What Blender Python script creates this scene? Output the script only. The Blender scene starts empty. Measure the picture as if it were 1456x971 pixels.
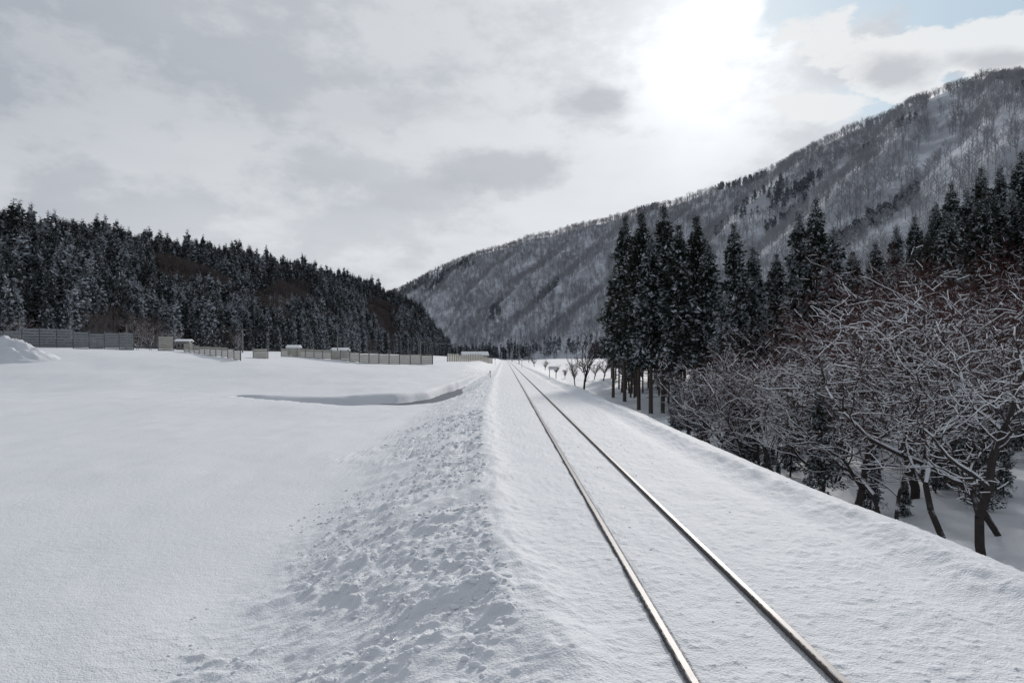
import bpy, math, numpy as np
from mathutils import Vector
rng=np.random.default_rng(7)
F=970.0; VX=718.0; VY=508.0; CZ=2.3
scene=bpy.context.scene
scene.view_settings.view_transform='Standard'
scene.view_settings.look='None'
scene.view_settings.exposure=0
def W(px,Y): return (px-VX)/F*Y
def Zp(py,Y): return CZ+(VY-py)/F*Y
# ---------------------------------------------------------------- helpers
_T=np.random.default_rng(3).random((256,256))
def vn(x,y,s=0):
    x=np.asarray(x,float)+s*17.3; y=np.asarray(y,float)+s*9.1
    xi=np.floor(x).astype(int); yi=np.floor(y).astype(int)
    fx=x-xi; fy=y-yi
    fx=fx*fx*(3-2*fx); fy=fy*fy*(3-2*fy)
    a=_T[xi&255,yi&255]; b=_T[(xi+1)&255,yi&255]; c=_T[xi&255,(yi+1)&255]; d=_T[(xi+1)&255,(yi+1)&255]
    return (a*(1-fx)+b*fx)*(1-fy)+(c*(1-fx)+d*fx)*fy
def fbm(x,y,o=4,s=0):
    r=0;a=.5;t=0
    for i in range(o):
        r=r+a*vn(x,y,s+i); t+=a; a*=.5
        x,y=(x*.8-y*.6)*2.03,(x*.6+y*.8)*2.03
    return r/t
def ss(a,b,x):
    t=np.clip((x-a)/(b-a),0,1); return t*t*(3-2*t)
def link(o): scene.collection.objects.link(o); return o
def mkmesh(name,V,Fc,mats,mi=None,attrs=None,smooth=False):
    V=np.asarray(V,np.float32); Fc=np.asarray(Fc,np.int32); k=Fc.shape[1]
    m=bpy.data.meshes.new(name)
    m.vertices.add(len(V)); m.vertices.foreach_set('co',V.ravel())
    m.loops.add(Fc.size); m.loops.foreach_set('vertex_index',Fc.ravel())
    m.polygons.add(len(Fc)); m.polygons.foreach_set('loop_start',np.arange(0,Fc.size,k,dtype=np.int32))
    m.polygons.foreach_set('loop_total',np.full(len(Fc),k,np.int32))
    for mt in mats: m.materials.append(mt)
    if mi is not None: m.polygons.foreach_set('material_index',np.asarray(mi,np.int32))
    m.polygons.foreach_set('use_smooth',np.full(len(Fc),smooth,bool))
    if attrs:
        for n,v in attrs.items():
            a=m.attributes.new(n,'FLOAT','FACE'); a.data.foreach_set('value',np.asarray(v,np.float32))
    m.update(calc_edges=True)
    return m
def grid(nr,nc):
    i=np.arange(nr-1)[:,None]*nc+np.arange(nc-1)[None,:]
    i=i.ravel(); return np.stack([i,i+1,i+nc+1,i+nc],1)
# ---------------------------------------------------------------- materials
def mat(name):
    m=bpy.data.materials.new(name); m.use_nodes=True
    nt=m.node_tree; b=nt.nodes['Principled BSDF']; return m,nt,b
def N(nt,t,**k):
    n=nt.nodes.new(t)
    for a,v in k.items(): setattr(n,a,v)
    return n
def mixc(nt,fac,a,b):
    n=N(nt,'ShaderNodeMix',data_type='RGBA')
    for sock,v in ((n.inputs[0],fac),(n.inputs[6],a),(n.inputs[7],b)):
        if hasattr(v,'is_output'): nt.links.new(v,sock)
        elif isinstance(v,tuple): sock.default_value=(*v,1)
        else: sock.default_value=v
    return n.outputs[2]
def mth(nt,op,a,b=None,c=None,clamp=False):
    n=N(nt,'ShaderNodeMath',operation=op,use_clamp=clamp)
    for i,v in enumerate((a,b,c)):
        if v is None: continue
        if hasattr(v,'is_output'): nt.links.new(v,n.inputs[i])
        else: n.inputs[i].default_value=v
    return n.outputs[0]
def mrange(nt,v,a,b,c,d,smooth=True):
    n=N(nt,'ShaderNodeMapRange'); 
    if smooth: n.interpolation_type='SMOOTHSTEP'
    nt.links.new(v,n.inputs[0])
    for i,x in enumerate((a,b,c,d)): n.inputs[i+1].default_value=x
    return n.outputs[0]
def objnoise(nt,scale,detail=4,coord='Object'):
    tc=N(nt,'ShaderNodeTexCoord'); no=N(nt,'ShaderNodeTexNoise')
    no.inputs['Scale'].default_value=scale; no.inputs['Detail'].default_value=detail
    nt.links.new(tc.outputs[coord],no.inputs['Vector']); return no.outputs['Fac']
def snowmat(name,fine=True,col=(.775,.797,.835)):
    m,nt,b=mat(name)
    b.inputs['Base Color'].default_value=(*col,1)
    b.inputs['Roughness'].default_value=.75; b.inputs['Specular IOR Level'].default_value=.25
    if fine:
        n1=objnoise(nt,.35,2)
        c=mixc(nt,n1,(col[0]*.96,col[1]*.965,col[2]*.98),col)
        nt.links.new(c,b.inputs['Base Color'])
        n2=objnoise(nt,42,2); n3=objnoise(nt,9,3)
        s=mth(nt,'ADD',n2,mth(nt,'MULTIPLY',n3,1.3))
        bp=N(nt,'ShaderNodeBump'); bp.inputs['Strength'].default_value=.7; bp.inputs['Distance'].default_value=.02
        nt.links.new(s,bp.inputs['Height']); nt.links.new(bp.outputs[0],b.inputs['Normal'])
    return m
M_snow=snowmat('snow')
M_snow2=snowmat('packed_snow',fine=False)
def hillmat(name,a,bcol,lo,hi):
    m,nt,b=mat(name)
    n=objnoise(nt,.03,6); n2=objnoise(nt,.35,4)
    f=mrange(nt,mth(nt,'ADD',n,mth(nt,'MULTIPLY',n2,.6)),lo,hi,0,1)
    nt.links.new(mixc(nt,f,a,bcol),b.inputs['Base Color']); b.inputs['Roughness'].default_value=.95; b.inputs['Specular IOR Level'].default_value=.1
    return m
M_mtn=hillmat('mountain_snow_and_brush_hazed',(.72,.75,.81),(.44,.46,.50),.60,.92)  # snow and brush tones lifted bluish: distance haze mixed into the colour
M_hill=hillmat('forest_floor',(.46,.49,.54),(.14,.14,.15),.5,.8)
def foliage(name,dark,light,snowc=(.62,.66,.72)):
    m,nt,b=mat(name)
    a=N(nt,'ShaderNodeAttribute',attribute_name='tone'); s=N(nt,'ShaderNodeAttribute',attribute_name='snow')
    oi=N(nt,'ShaderNodeObjectInfo')
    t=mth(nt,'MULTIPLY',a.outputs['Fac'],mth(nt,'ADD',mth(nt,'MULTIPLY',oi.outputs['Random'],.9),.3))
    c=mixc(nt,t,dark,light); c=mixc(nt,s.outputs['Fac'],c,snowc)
    nt.links.new(c,b.inputs['Base Color']); b.inputs['Roughness'].default_value=.8
    b.inputs['Specular IOR Level'].default_value=.15
    return m
M_ced=foliage('cedar_foliage',(.020,.027,.025),(.062,.072,.056))
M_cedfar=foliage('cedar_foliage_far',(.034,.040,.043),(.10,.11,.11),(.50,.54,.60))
M_cedmt=foliage('cedar_foliage_hazed',(.13,.14,.16),(.19,.20,.225),(.42,.46,.51))  # paler blue-grey than the near cedars, aerial haze painted into the foliage
def barkmat(name,c1,c2,snow=True,thr=(.25,.6),scale=6,snowc=(.78,.80,.84)):
    m,nt,b=mat(name)
    n=objnoise(nt,scale,2); c=mixc(nt,n,c1,c2)
    if snow:
        g=N(nt,'ShaderNodeNewGeometry'); sp=N(nt,'ShaderNodeSeparateXYZ'); nt.links.new(g.outputs['Normal'],sp.inputs[0])
        n2=objnoise(nt,2.3,2)
        v=mth(nt,'ADD',sp.outputs['Z'],mth(nt,'MULTIPLY',mth(nt,'SUBTRACT',n2,.5),1.4))
        f=mrange(nt,v,thr[0],thr[1],0,1); c=mixc(nt,f,c,snowc)
    nt.links.new(c,b.inputs['Base Color']); b.inputs['Roughness'].default_value=.85; b.inputs['Specular IOR Level'].default_value=.2
    return m
M_bark=barkmat('cedar_bark',(.06,.047,.041),(.14,.115,.10),snow=False)
M_bare=barkmat('bare_bark',(.024,.020,.019),(.068,.056,.052),thr=(.45,.8))
M_twig=barkmat('twig_red',(.055,.018,.018),(.12,.042,.040),snow=False)
M_twigd=barkmat('twig_dark',(.034,.024,.023),(.078,.056,.052),snow=False)
M_barefar=barkmat('bare_bark_hazed',(.26,.262,.285),(.37,.37,.395),snow=False,scale=.5)  # bark lightened towards blue-grey to paint in the mountain haze
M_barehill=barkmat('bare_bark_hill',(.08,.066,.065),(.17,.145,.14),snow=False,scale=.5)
M_brsnow=snowmat('branch_snow',fine=False)
# ---------------------------------------------------------------- terrain
RL,RR=1.35,2.42
def field(x,y):
    far=np.interp(x,[-400,-110,-72,-60,-47,-25,-9,0],[7,4.6,3.9,3.4,2.4,1.3,1.2,.8])
    z=-1+(far+1)*ss(58,116,y)
    z=z+(fbm(x*.05,y*.05,3,5)-.5)*1.0*ss(10,40,y)+(fbm(x*.3,y*.15,3,8)-.5)*.26
    return z
def lowland(x,y):
    z=-2.5+2.3*ss(100,260,y)+(fbm(x*.12,y*.12,4,11)-.5)*.9+(fbm(x*.6,y*.6,3,12)-.5)*.35
    z=z+11*ss(28,95,x)*ss(45,85,y)*(1-ss(150,230,y))+ss(14,40,x)*1.2
    return z
CH=np.array([[-23,58.5],[-16,56.5],[-12,55],[-7,55],[-4.8,63],[-3.6,78],[-2.6,98]],float)
CHW=np.array([.4,2.2,4.2,4.6,2.6,1.8,.3])
def chan(x,y):
    best=np.full(np.shape(x),9.,float); 
    for i in range(len(CH)-1):
        a,b=CH[i],CH[i+1]; d=b-a; t=np.clip(((x-a[0])*d[0]+(y-a[1])*d[1])/(d@d),0,1)
        q=np.hypot(x-a[0]-t*d[0],y-a[1]-t*d[1])/(CHW[i]+t*(CHW[i+1]-CHW[i]))
        best=np.minimum(best,q)
    return best+(fbm(x*.5,y*.5,3,60)-.5)*.25
def crestL(y):
    return np.interp(y,[-40,0,4.8,6,8.85,15.7,30,70,400],[.9,.8,.50,.22,-.16,-.53,-.95,-1.3,-1.6])+(vn(y*.7,y*0,4)-.5)*.22
def crestR(y): return 5.3+(vn(y*.25,y*0,6)-.5)*.35
def ground(x,y,detail=True):
    x=np.asarray(x,float); y=np.asarray(y,float)
    cl=crestL(y); cr=crestR(y)
    bed=-.05+0*x
    bed=bed+.11*np.exp(-((x-cl-.12)/.34)**2)
    bed=bed+.13*np.exp(-((x-cr+.32)/.22)**2)-.06*np.exp(-((x-cr+.95)/.25)**2)+.035*ss(2.9,4.2,x)
    Wd=np.interp(y,[0,8,26,60,120],[3.9,3.6,4.6,4.2,6])
    t=(cl-x)/Wd
    fz=field(x,y); c=chan(x,y); fz=fz-1.1*(1-ss(.7,1.08,c))*(y>45)
    tl=ss(-.02,1.0,t)
    z=bed*(1-tl)+fz*tl
    tr=ss(0,1,(x-cr)/np.interp(y,[0,60,200],[3.6,4.5,9]))
    z=z*(1-tr)+lowland(x,y)*tr
    if detail:
        e=(fbm(x*.5,y*.35,3,2)-.5)*.7
        m=ss(-.03,.08,t)*(1-ss(.6,1.15,t+e))
        L=(fbm(x*1.9,y*1.7,6,20)-.5)*.17
        xr,yr=x*.8-y*.6,x*.6+y*.8; xs,ys_=x*.45+y*.89,-x*.89+y*.45
        wx=(fbm(x*3,y*3,2,50)-.5)*.5; 
        p=np.clip((vn((xr+wx)*4.5,yr*4,21)-.60)/.4,0,1); q=np.clip((vn((xs+wx)*9,ys_*8,22)-.55)/.45,0,1); q3=np.clip((vn(xr*19,(yr+wx)*17,28)-.5)/.5,0,1)
        gate=.35+.65*ss(.38,.62,fbm(x*.9,y*.6,3,29))
        z=z+m*(L+(.07*p+.055*q+.028*q3)*gate)*np.where(y<120,1,.3)
        on=ss(-.1,.1,-t)*(1-tr)
        q2=np.clip((vn(xr*15,yr*13,23)-.62)/.38,0,1)
        z=z+on*((fbm(x*3,y*2,5,24)-.5)*.045+.016*q2)
        sh=np.exp(-((x-cr+.35)/.35)**2)+np.exp(-((x-cl-.2)/.4)**2)
        z=z+sh*(fbm(x*4,y*2.2,5,25)-.5)*.13
        z=z+ss(.8,1.3,t)*(fbm(x*1.2,y*.8,4,26)-.5)*.05
        for r in (RL,RR):
            s=1 if r==RL else -1
            dx=(x-r)*s
            z=np.where((dx>-.028)&(dx<.07),np.minimum(z,-.075),z)
            z=np.where((dx>=.07)&(dx<.11),np.minimum(z,-.05),z)
            z=np.where(np.abs(x-r)<.3,np.minimum(z,-.010),z)
    return z
rows=list(np.linspace(-45,3.2,70)[:-1]); y=3.2
while y<3200:
    rows.append(y); y+=min(.0006*y*y,max(.25,.011*y))
rows=np.array(rows)
cx=[-6.0]
while cx[-1]<7.0:
    d=min(abs(cx[-1]-RL),abs(cx[-1]-RR)); cx.append(cx[-1]+(.0125 if d<.18 else .025))
cx=np.array(cx)
ul=np.linspace(1,0,240)[:-1]**1.35; ur=np.linspace(0,1,180)[1:]**1.35
YY=rows[:,None]; ay=np.abs(YY)
X=np.concatenate([-6-ul[None,:]*(ay*1.35+10),np.repeat(cx[None,:],len(rows),0),7+ur[None,:]*(ay*1.35+12)],1)
Y=np.repeat(YY,X.shape[1],1)
Z=ground(X,Y)
g=mkmesh('snow_ground',np.stack([X.ravel(),Y.ravel(),Z.ravel()],1),grid(*X.shape),[M_snow],smooth=True)
link(bpy.data.objects.new('snow_ground',g))
# stream
m,nt,b=mat('dark_water'); b.inputs['Base Color'].default_value=(.03,.05,.08,1); b.inputs['Roughness'].default_value=.45; b.inputs['Specular IOR Level'].default_value=.2
n=objnoise(nt,3,3); bp=N(nt,'ShaderNodeBump'); bp.inputs['Strength'].default_value=.3; bp.inputs['Distance'].default_value=.05
nt.links.new(n,bp.inputs['Height']); nt.links.new(bp.outputs[0],b.inputs['Normal'])
d=np.gradient(CH,axis=0); d/=np.linalg.norm(d,axis=1)[:,None]; nn=np.stack([-d[:,1],d[:,0]],1)
hw=CHW[:,None]*1.1
zz=field(CH[:,0],CH[:,1])-.74
va=np.c_[CH+nn*hw,zz]; vb=np.c_[CH-nn*hw,zz]
v=np.stack([va,vb],1).reshape(-1,3)
f=[[2*i,2*i+1,2*i+3,2*i+2] for i in range(len(CH)-1)]
link(bpy.data.objects.new('stream',mkmesh('stream',v,f,[m],smooth=True)))
# snow clods
import bmesh
bm=bmesh.new(); bmesh.ops.create_icosphere(bm,subdivisions=2,radius=1); 
IV=np.array([v.co[:] for v in bm.verts]); IF=np.array([[v.index for v in f.verts] for f in bm.faces]); bm.free()
def clods(name,xs,ys,rs):
    n=len(xs); zs=ground(xs,ys)
    V=np.repeat(IV[None],n,0)
    ph=rng.random((n,1,3))*6.28
    V=V*(1+.22*np.sin(V[:,:,[1,2,0]]*2.7+ph)+.14*np.sin(V[:,:,[2,0,1]]*5.3+ph*2))
    V=V*rs[:,None,None]*np.stack([.8+.6*rng.random(n),.8+.6*rng.random(n),.5+.35*rng.random(n)],1)[:,None,:]
    V=V+np.stack([xs,ys,zs+rs*.05],1)[:,None,:]
    Fa=(IF[None]+np.arange(n)[:,None,None]*len(IV)).reshape(-1,3)
    link(bpy.data.objects.new(name,mkmesh(name,V.reshape(-1,3),Fa,[M_snow2],smooth=True)))
n=7500; yy=4.3+26*rng.random(n)**1.4; t=rng.random(n)**1.1
xx=crestL(yy)-t*3.8
keep=fbm(xx*.9,yy*.6,3,29)>(.41+.12*t**2)
clods('snow_clods',xx[keep],yy[keep],((.007+.030*rng.random(n)**5)*(1.1-.5*t))[keep]*(1+yy[keep]*.03))
n=420; yy=4.3+18*rng.random(n)**1.3; xx=np.where(rng.random(n)<.5,1.5+.85*rng.random(n),2.6+2.6*rng.random(n))
keep=fbm(xx*1.1,yy*.5,2,33)>.48
clods('snow_crumbs',xx[keep],yy[keep],(.004+.016*rng.random(n)**5)[keep])
# ---------------------------------------------------------------- rails
m1,nt,b=mat('rail_rust'); n=objnoise(nt,12,6)
nt.links.new(mixc(nt,n,(.045,.036,.032),(.11,.09,.08)),b.inputs['Base Color']); b.inputs['Roughness'].default_value=.75
m2,nt,b=mat('rail_worn_top'); n=objnoise(nt,7,6)
nt.links.new(mixc(nt,n,(.085,.082,.085),(.17,.165,.17)),b.inputs['Base Color']); b.inputs['Metallic'].default_value=.5; b.inputs['Roughness'].default_value=.5; b.inputs['Specular IOR Level'].default_value=.3
m3,nt,b=mat('rail_edge_highlight'); n=objnoise(nt,14,6); f=mrange(nt,n,.42,.58,0,1)  # bright edge line painted on the head bevels as a patchy pale highlight
nt.links.new(mixc(nt,f,(.07,.06,.056),(.5,.5,.53)),b.inputs['Base Color']); b.inputs['Roughness'].default_value=.7
prof=[(-.06,-.15),(-.06,-.135),(-.01,-.12),(-.01,-.045),(-.0325,-.036),(-.0325,-.006),(-.024,0),(.024,0),(.0325,-.006),(.0325,-.036),(.01,-.045),(.01,-.12),(.06,-.135),(.06,-.15)]
ys=np.concatenate([np.linspace(-40,100,71),np.linspace(110,900,60)])
trk=bpy.data.objects.new('railway_track',None); link(trk)
for k,r in enumerate((RL,RR)):
    V=[(r+px,yv,pz) for yv in ys for px,pz in prof]; P=len(prof); Fa=[];mi=[]
    for i in range(len(ys)-1):
        for j in range(P-1):
            Fa.append([i*P+j,i*P+j+1,(i+1)*P+j+1,(i+1)*P+j]); mi.append(1 if j==6 else (2 if j in(5,7) else 0))
    o=link(bpy.data.objects.new('rail_%d'%(k+1),mkmesh('rail',V,Fa,[m1,m2,m3],mi))); o.parent=trk
# ---------------------------------------------------------------- tubes
def tubes(P0,P1,R0,R1,k=4):
    P0=np.asarray(P0,float);P1=np.asarray(P1,float);R0=np.asarray(R0,float);R1=np.asarray(R1,float)
    d=P1-P0; d/=np.linalg.norm(d,axis=1)[:,None]+1e-9
    ref=np.where(np.abs(d[:,2:3])>.9,np.array([[1.,0,0]]),np.array([[0,0,1.]]))
    a=np.cross(d,ref); a/=np.linalg.norm(a,axis=1)[:,None]+1e-9; b=np.cross(a,d)
    an=np.arange(k)/k*2*np.pi+.4
    ring=a[:,None,:]*np.cos(an)[None,:,None]+b[:,None,:]*np.sin(an)[None,:,None]
    V=np.concatenate([P0[:,None]+ring*R0[:,None,None],P1[:,None]+ring*R1[:,None,None]],1)
    n=len(P0); base=np.arange(n)[:,None]*2*k
    j=np.arange(k); q=np.stack([j,(j+1)%k,(j+1)%k+k,j+k],1)
    Fa=(base[:,:,None]+q[None]).reshape(-1,4)
    return V.reshape(-1,3),Fa
def join(parts):
    Vs=[];Fs=[];off=0
    for V,Fa in parts: Vs.append(V);Fs.append(np.asarray(Fa)+off);off+=len(V)
    return np.concatenate(Vs),np.concatenate(Fs)
# ---------------------------------------------------------------- bare trees
def unit(v): return v/(np.linalg.norm(v)+1e-9)
def baretree(seed,H=7.5,maxl=4,stems=1,rad=.12,spread=.9,minr=.006,trunkf=.46,dens=1.,lean=1.,up=.10):
    r=np.random.default_rng(seed); S=[]
    def br(p,d,L,rr,lv):
        n=(5,6,5,4,3)[lv]; st=L/n; r0=rr
        for i in range(n):
            d=unit(d+r.normal(size=3)*(.18+.05*lv)*(lean*.5+.5)+np.array([0,0,up if lv<3 else .03]))
            if lv>=1 and d[2]<-.2: d[2]*=.3; d=unit(d)
            q=p+d*st; r1=max(minr,r0*(.87 if lv else .92))
            S.append((p,q,r0,r1,lv)); p=q; r0=r1
            if lv<maxl and (i>=1 or lv>0 ) and r.random()<((.8,.8,.72,.55)[lv])*dens:
                ax=unit(np.cross(d,r.normal(size=3))); an=r.uniform(.5,1.2)*spread
                nd=d*math.cos(an)+ax*math.sin(an)
                br(p,unit(nd+np.array([0,0,.12])),L*r.uniform(.45,.8),max(minr,r0*r.uniform(.5,.75)),lv+1)
        if lv<maxl:
            br(p,unit(d+r.normal(size=3)*.3),L*.6,max(minr,r0*.88),lv+1)
    for s in range(stems):
        a=r.uniform(0,6.28); ln=r.uniform(.12,.4)*lean+(.25 if stems>1 else 0)
        br(np.array([math.cos(a)*.12*(stems>1),math.sin(a)*.12*(stems>1),-.3]),unit(np.array([math.cos(a)*ln,math.sin(a)*ln,1.])),H*trunkf,rad*(1 if stems==1 else .75),0)
    P0=np.array([s[0] for s in S]);P1=np.array([s[1] for s in S]);R0=np.array([s[2] for s in S]);R1=np.array([s[3] for s in S]);lv=np.array([s[4] for s in S])
    sc=H/P1[:,2].max(); P0=P0*sc;P1=P1*sc
    return P0,P1,R0,R1,lv,r
def baremesh(name,seed,red=.5,snowy=.5,**k):
    P0,P1,R0,R1,lv,r=baretree(seed,**k)
    big=lv<3
    A=tubes(P0[big],P1[big],R0[big],R1[big],6); B=tubes(P0[~big],P1[~big],R0[~big],R1[~big],3)
    miA=np.zeros(len(A[1])); miB=np.repeat(np.where(r.random((~big).sum())<red,1,2),3)
    d=P1-P0; hz=np.abs(d[:,2])/(np.linalg.norm(d,axis=1)+1e-9)
    sel=(hz<.82)&(r.random(len(hz))<np.where(lv>=4,snowy*.42,np.where(lv==3,snowy*1.0,.5+snowy*.5)))
    up=np.stack([np.zeros(sel.sum())]*2+[R0[sel]*.85+.005],1)
    C=tubes(P0[sel]+up,P1[sel]+up,R0[sel]*.8+.006,R1[sel]*.8+.004,4)
    V,Fa=join([A,B,C])
    mi=np.concatenate([miA,miB,np.full(len(C[1]),3)])
    return mkmesh(name,V,Fa,[M_bare,M_twig,M_twigd,M_brsnow],mi)
BM=[baremesh('bare_tree',101,H=7.5,red=.15,snowy=.7,rad=.10),
    baremesh('bare_tree',102,H=8,stems=2,red=.2,snowy=.7,rad=.10),
    baremesh('bare_tree',103,H=6.5,spread=1.2,red=.1,snowy=.8,rad=.105,trunkf=.55),
    baremesh('bare_tree',104,H=8.5,red=.8,snowy=.3,rad=.08),
    baremesh('bare_tree',105,H=6,stems=3,red=.4,snowy=.5,rad=.08),
    baremesh('bare_tree',106,H=7,spread=1.25,red=.15,snowy=.8,rad=.105,trunkf=.55),
    baremesh('bare_tree',107,H=9,stems=2,red=.95,snowy=.25,rad=.085),
    baremesh('bare_tree',111,H=9,red=.3,snowy=.15,rad=.17,minr=.02,spread=.55,dens=.95,lean=.15,up=.22,trunkf=.5)]
BH=[7.5,8,6.5,8.5,6,7,9,9]
def farbare(name,seed,m,H=11,nb=13,rt=.15,rb=.07):
    r=np.random.default_rng(seed); P0=[(0,0,-.5),(0,0,H*.5)];P1=[(r.normal()*.1,0,H*.5),(r.normal()*.5,r.normal()*.5,H)];R0=[rt,rt*.75];R1=[rt*.75,rb*.6]
    for i in range(nb):
        h=H*r.uniform(.3,.85); a=r.uniform(0,6.28); L=(H-h)*r.uniform(.5,.8)+1.; el=r.uniform(.5,1.2)
        p=np.array([0,0,h]); q=p+L*.55*np.array([math.cos(a)*math.cos(el),math.sin(a)*math.cos(el),math.sin(el)])
        P0.append(p);P1.append(q);R0.append(rb);R1.append(rb*.8)
        for j in range(2):
            d=np.array([math.cos(a+r.normal()*.6),math.sin(a+r.normal()*.6),r.uniform(.7,2.0)]); d/=np.linalg.norm(d)
            P0.append(q);P1.append(q+d*L*r.uniform(.4,.7));R0.append(rb*.8);R1.append(rb*.5)
    return mkmesh(name,*tubes(P0,P1,R0,R1,3),[m])
# ---------------------------------------------------------------- cedars
def cedarmesh(name,seed,H,cb,R,nb,ns,size,wd,mats,snow=.25,trunk=.2,stubs=10,pw=.72):
    r=np.random.default_rng(seed)
    hs=np.linspace(0,H*.97,9 if stubs else 4); bend=np.cumsum(r.normal(size=(len(hs),2))*.04,0)
    P=np.c_[bend,hs]; P[0,2]=-.4; rr=trunk*(1-hs/H*.93)
    V1,F1=tubes(P[:-1],P[1:],rr[:-1],rr[1:],6 if stubs else 3)
    parts=[(V1,F1)]; nt_=len(F1)
    if stubs:
        a=r.random(stubs)*6.28; h=cb*(.3+.7*r.random(stubs)); L=.4+r.random(stubs)
        p0=np.stack([0*a,0*a,h],1); p1=p0+np.stack([np.cos(a)*L,np.sin(a)*L,-.15*L],1)
        q=tubes(p0,p1,np.full(stubs,.03),np.full(stubs,.012),4); parts.append(q); nt_+=len(q[1])
    u=r.random(nb)**.85; h=cb+(H-cb)*u
    lobes=.78+.45*np.sin(h*2.1+seed)*np.sin(h*.9+seed*2)*.6
    L=R*np.clip((1-u),.015,1)**pw*np.minimum(1,u*5+.55)*r.uniform(.6,1.18,nb)*lobes
    a=r.random(nb)*6.283
    k=r.random((nb,ns))**.6
    x=np.cos(a)[:,None]*L[:,None]*k; yv=np.sin(a)[:,None]*L[:,None]*k
    z=h[:,None]+L[:,None]*(.32*k-.55*k*k)
    p=np.stack([x,yv,z],2).reshape(-1,3)+r.normal(size=(nb*ns,3))*size*.3
    out=np.stack([np.cos(a),np.sin(a),0*a],1)[:,None,:].repeat(ns,1).reshape(-1,3)
    dr=out*.8+r.normal(size=p.shape)*.55+np.array([0,0,-.25]); dr/=np.linalg.norm(dr,axis=1)[:,None]
    tp=np.clip((H-p[:,2])/(H*.14),.3,1)
    s=size*r.uniform(.6,1.35,len(p))*tp
    w=np.cross(dr,r.normal(size=p.shape)+np.array([0,0,.8])); w/=np.linalg.norm(w,axis=1)[:,None]; w=w*(s*wd)[:,None]
    V=np.stack([p,p+dr*s[:,None]*.45+w,p+dr*s[:,None],p+dr*s[:,None]*.55-w],1).reshape(-1,3)
    Fa=np.arange(len(p)*4).reshape(-1,4)
    parts.append((V,Fa)); VV,FF=join(parts)
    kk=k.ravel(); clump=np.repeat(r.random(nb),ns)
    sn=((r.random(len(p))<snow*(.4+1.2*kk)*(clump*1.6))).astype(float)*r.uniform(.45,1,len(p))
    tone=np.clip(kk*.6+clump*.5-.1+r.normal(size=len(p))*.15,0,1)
    mi=np.r_[np.zeros(nt_),np.ones(len(p))]
    return mkmesh(name,VV,FF,mats,mi,{'snow':np.r_[np.zeros(nt_),sn],'tone':np.r_[np.zeros(nt_),tone]})
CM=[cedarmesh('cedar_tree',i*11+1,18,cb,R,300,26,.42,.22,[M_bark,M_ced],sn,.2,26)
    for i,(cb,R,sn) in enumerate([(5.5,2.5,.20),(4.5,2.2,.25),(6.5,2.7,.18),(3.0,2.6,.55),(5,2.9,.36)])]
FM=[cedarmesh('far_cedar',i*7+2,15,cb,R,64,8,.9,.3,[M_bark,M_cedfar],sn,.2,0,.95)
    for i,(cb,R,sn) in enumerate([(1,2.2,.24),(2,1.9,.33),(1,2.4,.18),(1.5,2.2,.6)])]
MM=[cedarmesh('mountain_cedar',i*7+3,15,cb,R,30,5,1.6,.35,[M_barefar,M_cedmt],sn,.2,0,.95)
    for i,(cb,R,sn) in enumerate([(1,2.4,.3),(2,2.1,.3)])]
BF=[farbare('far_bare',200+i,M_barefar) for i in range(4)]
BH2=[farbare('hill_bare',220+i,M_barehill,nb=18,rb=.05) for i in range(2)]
# ---------------------------------------------------------------- instancing
def srccoll(name,meshes):
    c=bpy.data.collections.new(name)
    for i,mm in enumerate(meshes): c.objects.link(bpy.data.objects.new('%s_%02d'%(name,i),mm))
    return c
def scatter(name,coll,P,scl,idx,tilt=.03,real=False):
    n=len(P); me=bpy.data.meshes.new(name); me.vertices.add(n); me.vertices.foreach_set('co',np.asarray(P,np.float32).ravel())
    a=me.attributes.new('scl','FLOAT_VECTOR','POINT'); wv=rng.uniform(.8,1.2,n)
    a.data.foreach_set('vector',np.stack([scl*wv,scl*wv,scl],1).astype(np.float32).ravel())
    a=me.attributes.new('rot','FLOAT_VECTOR','POINT'); a.data.foreach_set('vector',np.stack([rng.normal(size=n)*tilt,rng.normal(size=n)*tilt,rng.random(n)*6.28],1).astype(np.float32).ravel())
    a=me.attributes.new('idx','INT','POINT'); a.data.foreach_set('value',np.asarray(idx,np.int32))
    o=link(bpy.data.objects.new(name,me))
    ng=bpy.data.node_groups.new(name,'GeometryNodeTree')
    ng.interface.new_socket('Geometry',in_out='INPUT',socket_type='NodeSocketGeometry')
    ng.interface.new_socket('Geometry',in_out='OUTPUT',socket_type='NodeSocketGeometry')
    gi=ng.nodes.new('NodeGroupInput'); go=ng.nodes.new('NodeGroupOutput')
    ip=ng.nodes.new('GeometryNodeInstanceOnPoints'); ci=ng.nodes.new('GeometryNodeCollectionInfo')
    ci.inputs['Collection'].default_value=coll; ci.inputs['Separate Children'].default_value=True; ci.inputs['Reset Children'].default_value=True
    def na(nm,t):
        x=ng.nodes.new('GeometryNodeInputNamedAttribute'); x.data_type=t; x.inputs['Name'].default_value=nm; return x.outputs[0]
    L=ng.links.new
    L(gi.outputs[0],ip.inputs['Points']); L(ci.outputs[0],ip.inputs['Instance']); ip.inputs['Pick Instance'].default_value=True
    L(na('idx','INT'),ip.inputs['Instance Index']); L(na('rot','FLOAT_VECTOR'),ip.inputs['Rotation']); L(na('scl','FLOAT_VECTOR'),ip.inputs['Scale'])
    if real:
        rz=ng.nodes.new('GeometryNodeRealizeInstances'); L(ip.outputs[0],rz.inputs[0]); L(rz.outputs[0],go.inputs[0])
    else: L(ip.outputs[0],go.inputs[0])
    md=o.modifiers.new('inst','NODES'); md.node_group=ng
    return o
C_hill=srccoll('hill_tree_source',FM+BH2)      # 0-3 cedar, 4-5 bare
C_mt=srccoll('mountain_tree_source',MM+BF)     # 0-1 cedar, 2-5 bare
C_mid=srccoll('wood_tree_source',CM)
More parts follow.
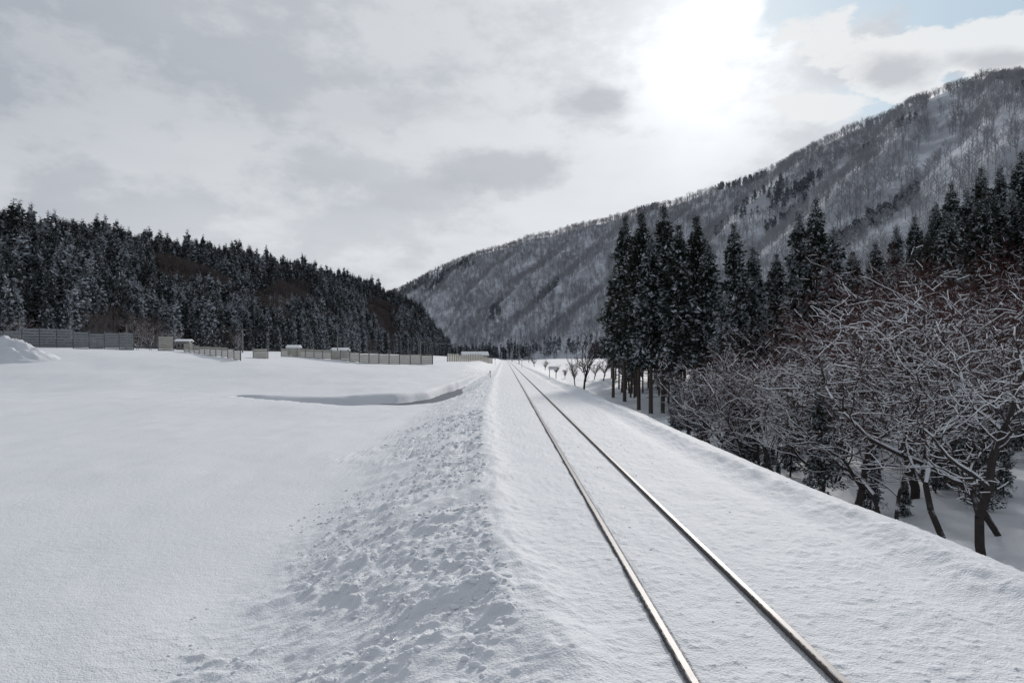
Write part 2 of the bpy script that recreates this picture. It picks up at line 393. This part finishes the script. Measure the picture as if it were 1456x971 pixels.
# ---------------------------------------------------------------- hills from foot/ridge lines
class Hill:
    def __init__(s,foot,ridge,amp,k,seed,power=1.0):
        s.foot=np.array(foot,float); s.ridge=np.array(ridge,float); s.amp=amp;s.k=k;s.seed=seed;s.pw=power
    def at(s,u,t):
        n=len(s.foot); U=u*(n-1); g=np.arange(n)
        f=[np.interp(U,g,s.foot[:,i]) for i in range(3)]; r=[np.interp(U,g,s.ridge[:,i]) for i in range(3)]
        x=f[0]+(r[0]-f[0])*t; y=f[1]+(r[1]-f[1])*t
        tt=np.minimum(t,1); z=f[2]+(r[2]-f[2])*tt**s.pw - np.maximum(t-1,0)*(r[2]-f[2])*1.3
        w=np.clip(4*t*(1.05-t),0,1)*(t<1.05)
        wu=u*s.k+(fbm(u*s.k*.5,t*2.,3,s.seed)-.5)*1.6+t*1.1
        def rdg(q): 
            q=q-np.floor(q); return .5-.5*np.cos(q*2*np.pi)
        z=z+s.amp*w*((rdg(wu)-.5)*1.0+(rdg(wu*2.7+t)-.5)*.3+(fbm(u*s.k*2,t*4,3,s.seed+3)-.5)*.8)
        z=z+s.amp*.10*(fbm(u*s.k*4,t*4,3,s.seed+7)-.5)*np.clip(t*3,0,1)
        return x,y,z
    def mesh(s,name,nu,nt,m):
        u,t=np.meshgrid(np.linspace(0,1,nu),np.linspace(-.04,1.5,nt),indexing='ij')
        x,y,z=s.at(u,t); z=np.where(t<0,z-4,z)
        link(bpy.data.objects.new(name,mkmesh(name,np.stack([x.ravel(),y.ravel(),z.ravel()],1),grid(nu,nt),[m],smooth=True)))
def rp(px,py,Y,th): return (W(px,Y),Y,Zp(py,Y)-th)
mount=Hill([(330,-120,-2),(230,20,-2),(150,120,-2),(95,240,-1),(66,430,0),(35,600,1),(-20,740,1),(-90,900,1),(-180,1060,1),(-300,1200,1)],
           [(760,420,230),rp(1620,120,560,9),rp(1400,96,640,9),rp(1230,168,720,9),rp(1060,250,810,9),rp(900,297,930,9),rp(760,332,1070,9),rp(650,366,1200,8),rp(570,406,1330,8),rp(430,455,1450,8)],
           13,12,40,1.0)
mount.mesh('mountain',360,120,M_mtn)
lh=Hill([(-230,20,5),(-160,90,4.5),(-118,150,4),(-106,240,3),(-92,370,2),(-80,500,2),(-66,640,1.5),(-58,760,1)],
        [(-360,120,50),(-290,190,45),rp(10,297,255,15),rp(230,333,360,15),rp(390,362,470,14),rp(520,398,590,13),rp(600,440,680,12),(-75,830,6)],
        5,9,60,.85)
lh.mesh('forested_hill',260,70,M_hill)
# mountain trees
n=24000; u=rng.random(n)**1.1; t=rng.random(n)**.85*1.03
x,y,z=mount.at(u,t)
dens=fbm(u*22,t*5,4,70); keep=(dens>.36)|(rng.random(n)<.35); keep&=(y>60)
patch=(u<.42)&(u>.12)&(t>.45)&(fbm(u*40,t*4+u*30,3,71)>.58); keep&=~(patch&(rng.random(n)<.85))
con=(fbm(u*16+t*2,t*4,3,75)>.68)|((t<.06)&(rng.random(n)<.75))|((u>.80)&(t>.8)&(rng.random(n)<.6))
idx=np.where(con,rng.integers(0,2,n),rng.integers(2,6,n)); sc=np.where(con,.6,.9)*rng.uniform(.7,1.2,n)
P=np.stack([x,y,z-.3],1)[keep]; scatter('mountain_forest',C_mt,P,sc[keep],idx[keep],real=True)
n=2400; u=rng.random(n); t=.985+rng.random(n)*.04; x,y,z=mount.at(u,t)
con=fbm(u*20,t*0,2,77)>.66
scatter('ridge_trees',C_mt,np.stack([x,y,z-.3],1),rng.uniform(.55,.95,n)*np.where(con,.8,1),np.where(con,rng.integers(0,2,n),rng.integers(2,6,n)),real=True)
# left hill trees
n=9500; u=.1+.9*rng.random(n)**.9; t=rng.random(n)*1.1; x,y,z=lh.at(u,t)
bare=(fbm(u*14,t*3,3,80)>.62); ok=~(bare&(rng.random(n)<.3))
idx=np.where(bare&(t<.75),rng.integers(4,6,n),np.where(rng.random(n)<np.clip(.6-t*.5,0,1),3,rng.integers(0,3,n)))
hv=rng.uniform(.55,1.05,n)*np.where(rng.random(n)<.12,1.3,1)
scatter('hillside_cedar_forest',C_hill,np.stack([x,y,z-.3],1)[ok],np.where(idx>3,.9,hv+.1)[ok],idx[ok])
n=260; x=rng.uniform(-60,60,n); y=rng.uniform(640,760,n)
scatter('valley_end_cedars',C_hill,np.stack([x,y,0*x],1),rng.uniform(.5,1.0,n),rng.integers(0,4,n))
# ---------------------------------------------------------------- right wood
def put(name,me,x,y,s,rot=None,zoff=-.1,sw=1.0,tilt=0):
    o=link(bpy.data.objects.new(name,me)); o.location=(x,y,float(ground(x,y,False))+zoff); o.scale=(s*sw,s*sw,s)
    o.rotation_euler=(tilt*rng.normal(),tilt*rng.normal(),rng.random()*6.28 if rot is None else rot); return o
big=[(872,380,78),(888,312,72),(908,308,67),(925,345,60),(942,296,62),(962,325,57),(990,312,64),(1006,352,58),(1050,322,61),(1072,352,66),(1100,365,70),
     (1135,302,66),(1165,287,64),(1188,325,62),(1210,362,67),(1030,420,54),(1245,350,80),(1272,322,84),(1300,312,90),(1330,290,92),(1352,268,88),(1378,270,80),(1392,246,86),(1425,238,84),(1452,222,80),(1480,215,82),(1520,225,78),(1560,240,76)]
for i,(px,py,Yd) in enumerate(big):
    x=W(px,Yd); gz=float(ground(x,Yd,False)); H=Zp(py,Yd)-gz
    put('cedar_tree',CM[(0,1,2,4)[i%4] if px<1020 else (3 if i%2 else 4)],x,Yd,H/17.6,sw=1.0+.1*rng.normal()*.5+ (0.12 if H<16 else -.05),tilt=.012)
n=340; px=rng.uniform(865,1750,n); Yd=rng.uniform(62,130,n)+np.clip(1000-px,0,200)*.15
x=W(px,Yd); gz=ground(x,Yd,False); cap=np.interp(px,[865,1010,1030,1240,1350,1456,1900],[400,380,400,385,300,250,230])
H=np.minimum(Zp(cap+rng.uniform(0,50,n),Yd)-gz,19); k=(H>5)
scatter('cedar_wood',C_mid,np.stack([x,Yd,gz-.2],1)[k],(H/17.6)[k],rng.integers(0,5,n)[k])
n=170; px=rng.uniform(900,1650,n); Yd=rng.uniform(21,62,n); x=W(px,Yd); k=(x>10)
scatter('young_cedar_undergrowth',C_mid,np.stack([x,Yd,ground(x,Yd,False)-.9],1)[k],rng.uniform(.1,.3,n)[k],np.full(k.sum(),4))
fg=[(1345,785,0,430,.02,17),(1270,755,1,430,0,19),(1225,725,5,420,0,20.5),(1170,705,2,440,0,23.5),(1440,760,1,330,0,18),(1400,800,5,350,0,15.6),(1480,770,0,330,0,17),
    (1065,665,1,470,0,29),(1110,690,0,460,0,26),(1010,640,2,500,0,35),(985,630,4,520,0,38),(1300,740,2,350,0,24),(1380,740,6,320,0,26),(1530,790,3,310,0,17)]
for px,_,k,py,_,Yd in fg:
    x=W(px,Yd); gz=float(ground(x,Yd,False)); put('bare_tree',BM[k],x,Yd,(Zp(py,Yd)-gz)/BH[k],sw=1.12)
n=34
for i in range(n):
    px=rng.uniform(965,1600); Yd=rng.uniform(26,54); x=W(px,Yd)
    if x<10.3: continue
    gz=float(ground(x,Yd,False)); py=np.interp(px,[960,1050,1150,1250,1350,1456,1640],[500,450,425,385,345,315,300])+rng.uniform(0,60)
    k=([0,3,4,6] if px<1230 else [3,6,6,3])[rng.integers(0,4)]; H=min(Zp(py,Yd)-gz,13)
    put('bare_tree',BM[k],x,Yd,H/BH[k])
for i in range(8):   # taller red-budded trees against the cedars
    px=rng.uniform(1330,1600); Yd=rng.uniform(48,66); x=W(px,Yd); gz=float(ground(x,Yd,False)); H=min(Zp(rng.uniform(300,350),Yd)-gz,15)
    put('bare_tree',BM[6],x,Yd,H/9)
put('bare_tree',BM[7],W(830,92),92,1.0,rot=1.,sw=.95)
put('bare_tree',BM[7],W(818,112),112,.6,rot=3.)
for px,Y_,h in [(803,140,2.6),(790,150,2.8),(775,170,3),(760,190,3),(845,135,4),(858,125,5)]:
    put('bare_tree',BM[7],W(px,Y_),Y_,h/9,sw=1.3)
for px,Y_,h in [(215,135,6),(195,140,5),(235,150,6),(330,150,4),(20,125,5),(250,160,6)]:
    put('bare_tree',BM[[1,4,6][int(px)%3]],W(px,Y_),Y_,h/7.5)
# ---------------------------------------------------------------- fences
def box(cx,cy,cz,sx,sy,sz,ang=0):
    v=np.array([[a,b,c] for a in(-.5,.5) for b in(-.5,.5) for c in(-.5,.5)])*[sx,sy,sz]
    ca,sa=math.cos(ang),math.sin(ang); v=np.stack([v[:,0]*ca-v[:,1]*sa+cx,v[:,0]*sa+v[:,1]*ca+cy,v[:,2]+cz],1)
    return v,np.array([[0,1,3,2],[4,6,7,5],[0,4,5,1],[2,3,7,6],[0,2,6,4],[1,5,7,3]])
def metal(name,c1,c2):
    m,nt,b=mat(name); n=objnoise(nt,1.2,6); nt.links.new(mixc(nt,n,c1,c2),b.inputs['Base Color']); b.inputs['Roughness'].default_value=.6; return m
M_st=metal('fence_steel',(.17,.185,.20),(.28,.295,.31)); M_tan=metal('fence_tan',(.38,.36,.32),(.54,.52,.47)); M_post=metal('fence_post',(.09,.09,.09),(.16,.155,.15))
def fence(name,p0,p1,h,nsl,m,gap=.25,bay=2.5,sink=.3,step=0):
    p0=np.array(p0,float);p1=np.array(p1,float); L=np.linalg.norm(p1-p0); nb=max(1,round(L/bay)); ang=math.atan2(*(p1-p0)[::-1])
    top=[];post=[]
    for i in range(nb+1):
        q=p0+(p1-p0)*i/nb; z=float(ground(q[0],q[1],False))
        post.append(box(q[0],q[1],z+(h+.1-sink)/2,.12,.14,h+.1+sink,ang))
        if i<nb:
            c=p0+(p1-p0)*(i+.5)/nb; zc=float(ground(c[0],c[1],False))+rng.normal()*.08-(step if (i//3)%2 else 0)
            sh=h/nsl
            for j in range(nsl):
                top.append(box(c[0],c[1]-.1,zc+sh*(j+.5)-sink*.2,L/nb*.93,.05,sh*(1-gap),ang+rng.normal()*.004))
    e=bpy.data.objects.new(name,None); link(e)
    for nm,pp,mm in (('slats',top,m),('posts',post,M_post)):
        o=link(bpy.data.objects.new(nm,mkmesh(nm,*join(pp),[mm]))); o.parent=e
fence('snow_fence',(-86,97),(-67.5,124),3.2,7,M_st,.2,step=.25)
fence('snow_fence',(W(225,125),125),(W(243,125),126),2.7,7,M_tan,.2)
fence('snow_fence',(W(262,122),122),(W(342,104),104),1.5,5,M_tan,.25)
fence('snow_fence',(W(360,118),118),(W(381,118),118),1.7,5,M_tan,.1)
fence('snow_fence',(W(400,135),135),(W(615,112),112),1.7,5,M_tan,.14)
fence('snow_fence',(W(636,150),150),(W(700,215),215),1.8,5,M_tan,.14)
# snow pile
n1,n2=60,60; a,b_=np.meshgrid(np.linspace(-8,8,n1),np.linspace(-6,6,n2),indexing='ij')
x=a+W(5,92); y=b_+92; rr=np.sqrt((a/7.5)**2+(b_/5)**2)
z=ground(x,y,False)+3.2*np.clip(1-rr,-.2,1)**1.0+(fbm(x*1.3,y*1.3,5,90)-.5)*3.*np.clip(1-rr,0,1)-.15
link(bpy.data.objects.new('snow_pile',mkmesh('snow_pile',np.stack([x.ravel(),y.ravel(),z.ravel()],1),grid(n1,n2),[M_snow],smooth=True)))
# ---------------------------------------------------------------- houses
M_wall=metal('house_wall',(.16,.15,.14),(.24,.22,.21)); M_dark=metal('window_glass',(.02,.025,.03),(.04,.045,.05))
def house(name,x,y,w,d,h,rh,ang=0,T=.35):
    z=float(ground(x,y,False))-.2
    e=bpy.data.objects.new(name,None); link(e); e.location=(x,y,z); e.rotation_euler[2]=ang
    def ch(nm,v,f,m):
        o=link(bpy.data.objects.new(nm,mkmesh(nm,v,f,[m]))); o.parent=e
    ch('walls',*box(0,0,h/2,w,d,h),M_wall)
    a=w/2+.3;b=d/2+.3
    V=[(-a,-b,h),(a,-b,h),(a,0,h+rh),(-a,0,h+rh),(-a,b,h),(a,b,h)]; V=V+[(p[0],p[1],p[2]+T) for p in V]
    ch('snow_roof',V,[[0,1,2,3],[3,2,5,4],[6,7,8,9],[9,8,11,10],[0,1,7,6],[4,5,11,10],[0,3,9,6],[3,4,10,9],[1,2,8,7],[2,5,11,8]],M_snow2)
    ch('gables',[(-w/2,-d/2,h),(-w/2,d/2,h),(-w/2,0,h+rh*.9),(-w/2,0,h+rh*.9),(w/2,-d/2,h),(w/2,d/2,h),(w/2,0,h+rh*.9),(w/2,0,h+rh*.9)],[[0,1,2,3],[4,5,6,7]],M_wall)
    pp=[box(-w*.3+i*w*.3,-d/2-.03,h*.55,w*.14,.08,h*.35) for i in range(3)]
    ch('windows',*join(pp),M_dark)
house('farm_hut',W(262,150),150,2.6,3,2.0,.35,.2,.2)
house('farm_hut',W(418,165),165,2.6,2.5,2.1,.5,.1,.3)
house('farm_hut',W(484,165),165,3.4,2.5,2.1,.5,-.1,.3)
house('farmhouse',W(675,270),270,10,6,1.9,1.3,.15)
# ---------------------------------------------------------------- poles and wires
M_conc=metal('pole_concrete',(.14,.135,.13),(.22,.21,.20))
def pole(x,y,h):
    z=float(ground(x,y,False)); e=bpy.data.objects.new('utility_pole',None); link(e); e.location=(x,y,z-.3)
    for nm,(v,f) in (('shaft',tubes([(0,0,0)],[(0,0,h)],[.16],[.10],8)),('crossarm',box(0,0,h-.4,1.6,.1,.1)),('insulators',join([box(dx,0,h-.28,.08,.08,.16) for dx in(-.7,0.3,.7)]))):
        o=link(bpy.data.objects.new(nm,mkmesh(nm,v,f,[M_conc]))); o.parent=e
    return np.array([x,y,z+h-.5])
tops=[pole(W(px,Yd),Yd,h) for px,Yd,h in [(-60,130,6.5),(28,132,6.2),(180,136,5.6),(345,145,5.5),(480,155,5.6),(598,170,5.5),(650,200,5.5)]]
P0=[];P1=[]
for a,b_ in zip(tops[:-1],tops[1:]):
    for off in(-.6,.6):
        pts=[a+(b_-a)*s+np.array([off,0,-.5*4*s*(1-s)+.1]) for s in np.linspace(0,1,9)]
        P0+=pts[:-1];P1+=pts[1:]
link(bpy.data.objects.new('overhead_wires',mkmesh('overhead_wires',*tubes(P0,P1,[.02]*len(P0),[.02]*len(P0),4),[M_dark])))
for px,Yd,h in [(738,230,6.5),(728,330,7),(752,300,6)]: pole(W(px,Yd),Yd,h)
def post_sign(name,x,y,h,pw,ph,double=False):
    z=float(ground(x,y,False)); e=bpy.data.objects.new(name,None); link(e); e.location=(x,y,z)
    pp=[box(dx,0,h/2-.1,.07,.07,h+.2) for dx in((-pw*.4,pw*.4) if double else (0,))]
    for nm,(v,f),m in (('posts',join(pp),M_post),('board',box(0,-.06,h-ph/2,pw,.03,ph),M_snow2),('board_back',box(0,-.04+.03,h-ph/2,pw*1.04,.02,ph*1.04),M_post)):
        o=link(bpy.data.objects.new(nm,mkmesh(nm,v,f,[m]))); o.parent=e
post_sign('trackside_sign',W(786,75),75,1.3,.9,.35,True)
post_sign('distance_post',W(697,78),78,.8,.18,.3)
post_sign('speed_sign',W(742,150),150,2.0,.45,.45)
post_sign('speed_sign',W(704,200),200,2.0,.45,.45)
# ---------------------------------------------------------------- sky
az=math.atan((1010-718)/970); el=math.atan(458/970*math.cos(az))
S=Vector((math.sin(az)*math.cos(el),math.cos(az)*math.cos(el),math.sin(el)))
w=bpy.data.worlds.new('World'); scene.world=w; w.use_nodes=True; nt=w.node_tree; nt.nodes.clear()
out=N(nt,'ShaderNodeOutputWorld'); bg=N(nt,'ShaderNodeBackground'); bg.inputs[1].default_value=.1; nt.links.new(bg.outputs[0],out.inputs[0])
sky=N(nt,'ShaderNodeTexSky',sky_type='NISHITA'); sky.sun_disc=False; sky.sun_elevation=el; sky.sun_rotation=az
tc=N(nt,'ShaderNodeTexCoord'); nz=N(nt,'ShaderNodeVectorMath',operation='NORMALIZE'); nt.links.new(tc.outputs['Generated'],nz.inputs[0]); D=nz.outputs[0]
sp=N(nt,'ShaderNodeSeparateXYZ'); nt.links.new(D,sp.inputs[0]); dx,dy,dz=sp.outputs
dt=N(nt,'ShaderNodeVectorMath',operation='DOT_PRODUCT'); nt.links.new(D,dt.inputs[0]); dt.inputs[1].default_value=S; dot=mth(nt,'MAXIMUM',dt.outputs['Value'],0.)
zz=mth(nt,'ADD',mth(nt,'ABSOLUTE',dz),.16)
cb=N(nt,'ShaderNodeCombineXYZ'); nt.links.new(mth(nt,'DIVIDE',dx,zz),cb.inputs[0]); nt.links.new(mth(nt,'DIVIDE',dy,zz),cb.inputs[1])
def wn(vec,scale,detail,rough=.55,dist=0):
    n=N(nt,'ShaderNodeTexNoise'); nt.links.new(vec,n.inputs['Vector']); n.inputs['Scale'].default_value=scale; n.inputs['Detail'].default_value=detail; n.inputs['Roughness'].default_value=rough; n.inputs['Distortion'].default_value=dist; return n.outputs['Fac']
vs=N(nt,'ShaderNodeVectorMath',operation='MULTIPLY'); nt.links.new(D,vs.inputs[0]); vs.inputs[1].default_value=(1,1,2.0)
n1=wn(cb.outputs[0],.9,4,.5,0); n2=wn(vs.outputs[0],8,5,.6,0); n4=wn(vs.outputs[0],4.6,6,.62,0)
prox=mrange(nt,dot,.60,1.0,0,1,False)
lum=mth(nt,'ADD',mth(nt,'MULTIPLY',prox,.55),mth(nt,'MULTIPLY',mth(nt,'SUBTRACT',n1,.42),.9))
lum=mth(nt,'ADD',lum,mth(nt,'MULTIPLY',mrange(nt,n4,.42,.58,-.5,.5),.36))
hz=mrange(nt,dz,0,.42,.46,0)
lum=mth(nt,'ADD',lum,hz,clamp=True)
cloud=mixc(nt,lum,(4.15,4.5,5.0),(7.4,7.65,7.95))
back=mrange(nt,dy,-.5,.45,.62,1.0)
sc_=N(nt,'ShaderNodeVectorMath',operation='SCALE'); nt.links.new(cloud,sc_.inputs[0]); nt.links.new(back,sc_.inputs['Scale']); cloud=sc_.outputs[0]
ayv=mth(nt,'ADD',mth(nt,'ABSOLUTE',dy),.02); U=mth(nt,'DIVIDE',dx,ayv); V_=mth(nt,'DIVIDE',dz,ayv)
def blob(px,py,rx,ry,edge=.9,a0=1.1,a1=.55):
    u0,v0=(px-VX)/F,(VY-py)/F
    a=mth(nt,'DIVIDE',mth(nt,'SUBTRACT',U,u0),rx/F); b=mth(nt,'DIVIDE',mth(nt,'SUBTRACT',V_,v0),ry/F)
    d=mth(nt,'SQRT',mth(nt,'ADD',mth(nt,'MULTIPLY',a,a),mth(nt,'MULTIPLY',b,b)))
    d=mth(nt,'ADD',d,mth(nt,'MULTIPLY',mth(nt,'SUBTRACT',n2,.5),edge*3.0))
    return mrange(nt,d,a0,a1,0,1)
def maxl(L):
    r=L[0]
    for q in L[1:]: r=mth(nt,'MAXIMUM',r,q)
    return r
gl=mth(nt,'ADD',mth(nt,'MULTIPLY',mth(nt,'POWER',dot,40.),1.5),mth(nt,'MULTIPLY',mth(nt,'POWER',dot,150.),3.4))
gl=mth(nt,'MULTIPLY',gl,mth(nt,'ADD',.1,mth(nt,'MULTIPLY',n4,1.8)))
va=N(nt,'ShaderNodeVectorMath',operation='ADD'); nt.links.new(cloud,va.inputs[0]); nt.links.new(gl,va.inputs[1]); col=va.outputs[0]
bri=maxl([blob(1235,95,120,62,.9,1,.8),blob(1400,78,130,50,.9,1,.8),blob(1160,160,90,30,.9,1,.7)])
blue=mth(nt,'MULTIPLY',maxl([blob(1370,10,290,95,.7),blob(1290,155,190,55,.7),blob(1120,20,60,30,.7)]),.95)
bcol=mixc(nt,.15,(4.4,5.9,7.2),sky.outputs[0])
col=mixc(nt,blue,col,bcol)
col=mixc(nt,mth(nt,'MULTIPLY',bri,.9),col,(8.5,8.6,8.7))
dark=maxl([blob(705,243,100,36,.7,1.15,.5),blob(842,152,62,30,.7,1.15,.4),blob(1245,108,80,32,.8,1.2,.3),blob(1405,97,75,20,.8,1.2,.3)])
col=mixc(nt,mth(nt,'MULTIPLY',dark,.72),col,(4.7,4.95,5.4))
fa=maxl([blob(590,290,100,22),blob(560,165,130,30)])
col=mixc(nt,mth(nt,'MULTIPLY',fa,.3),col,(5.1,5.3,5.7))
nt.links.new(col,bg.inputs[0])
sun=bpy.data.lights.new('sun','SUN'); sun.energy=2.3; sun.angle=math.radians(4); sun.color=(1,.95,.89)
so=link(bpy.data.objects.new('sun',sun)); so.rotation_euler=(-S).to_track_quat('-Z','Y').to_euler()
# ---------------------------------------------------------------- camera
c=bpy.data.cameras.new('camera'); c.lens=F/1456*36; c.sensor_width=36; c.sensor_fit='HORIZONTAL'; c.clip_start=.1; c.clip_end=8000
c.shift_x=(728-VX)/1456; c.shift_y=(VY-485.5)/1456
co=link(bpy.data.objects.new('camera',c)); co.location=(0,0,CZ); co.rotation_euler=(math.radians(90),0,0); scene.camera=co
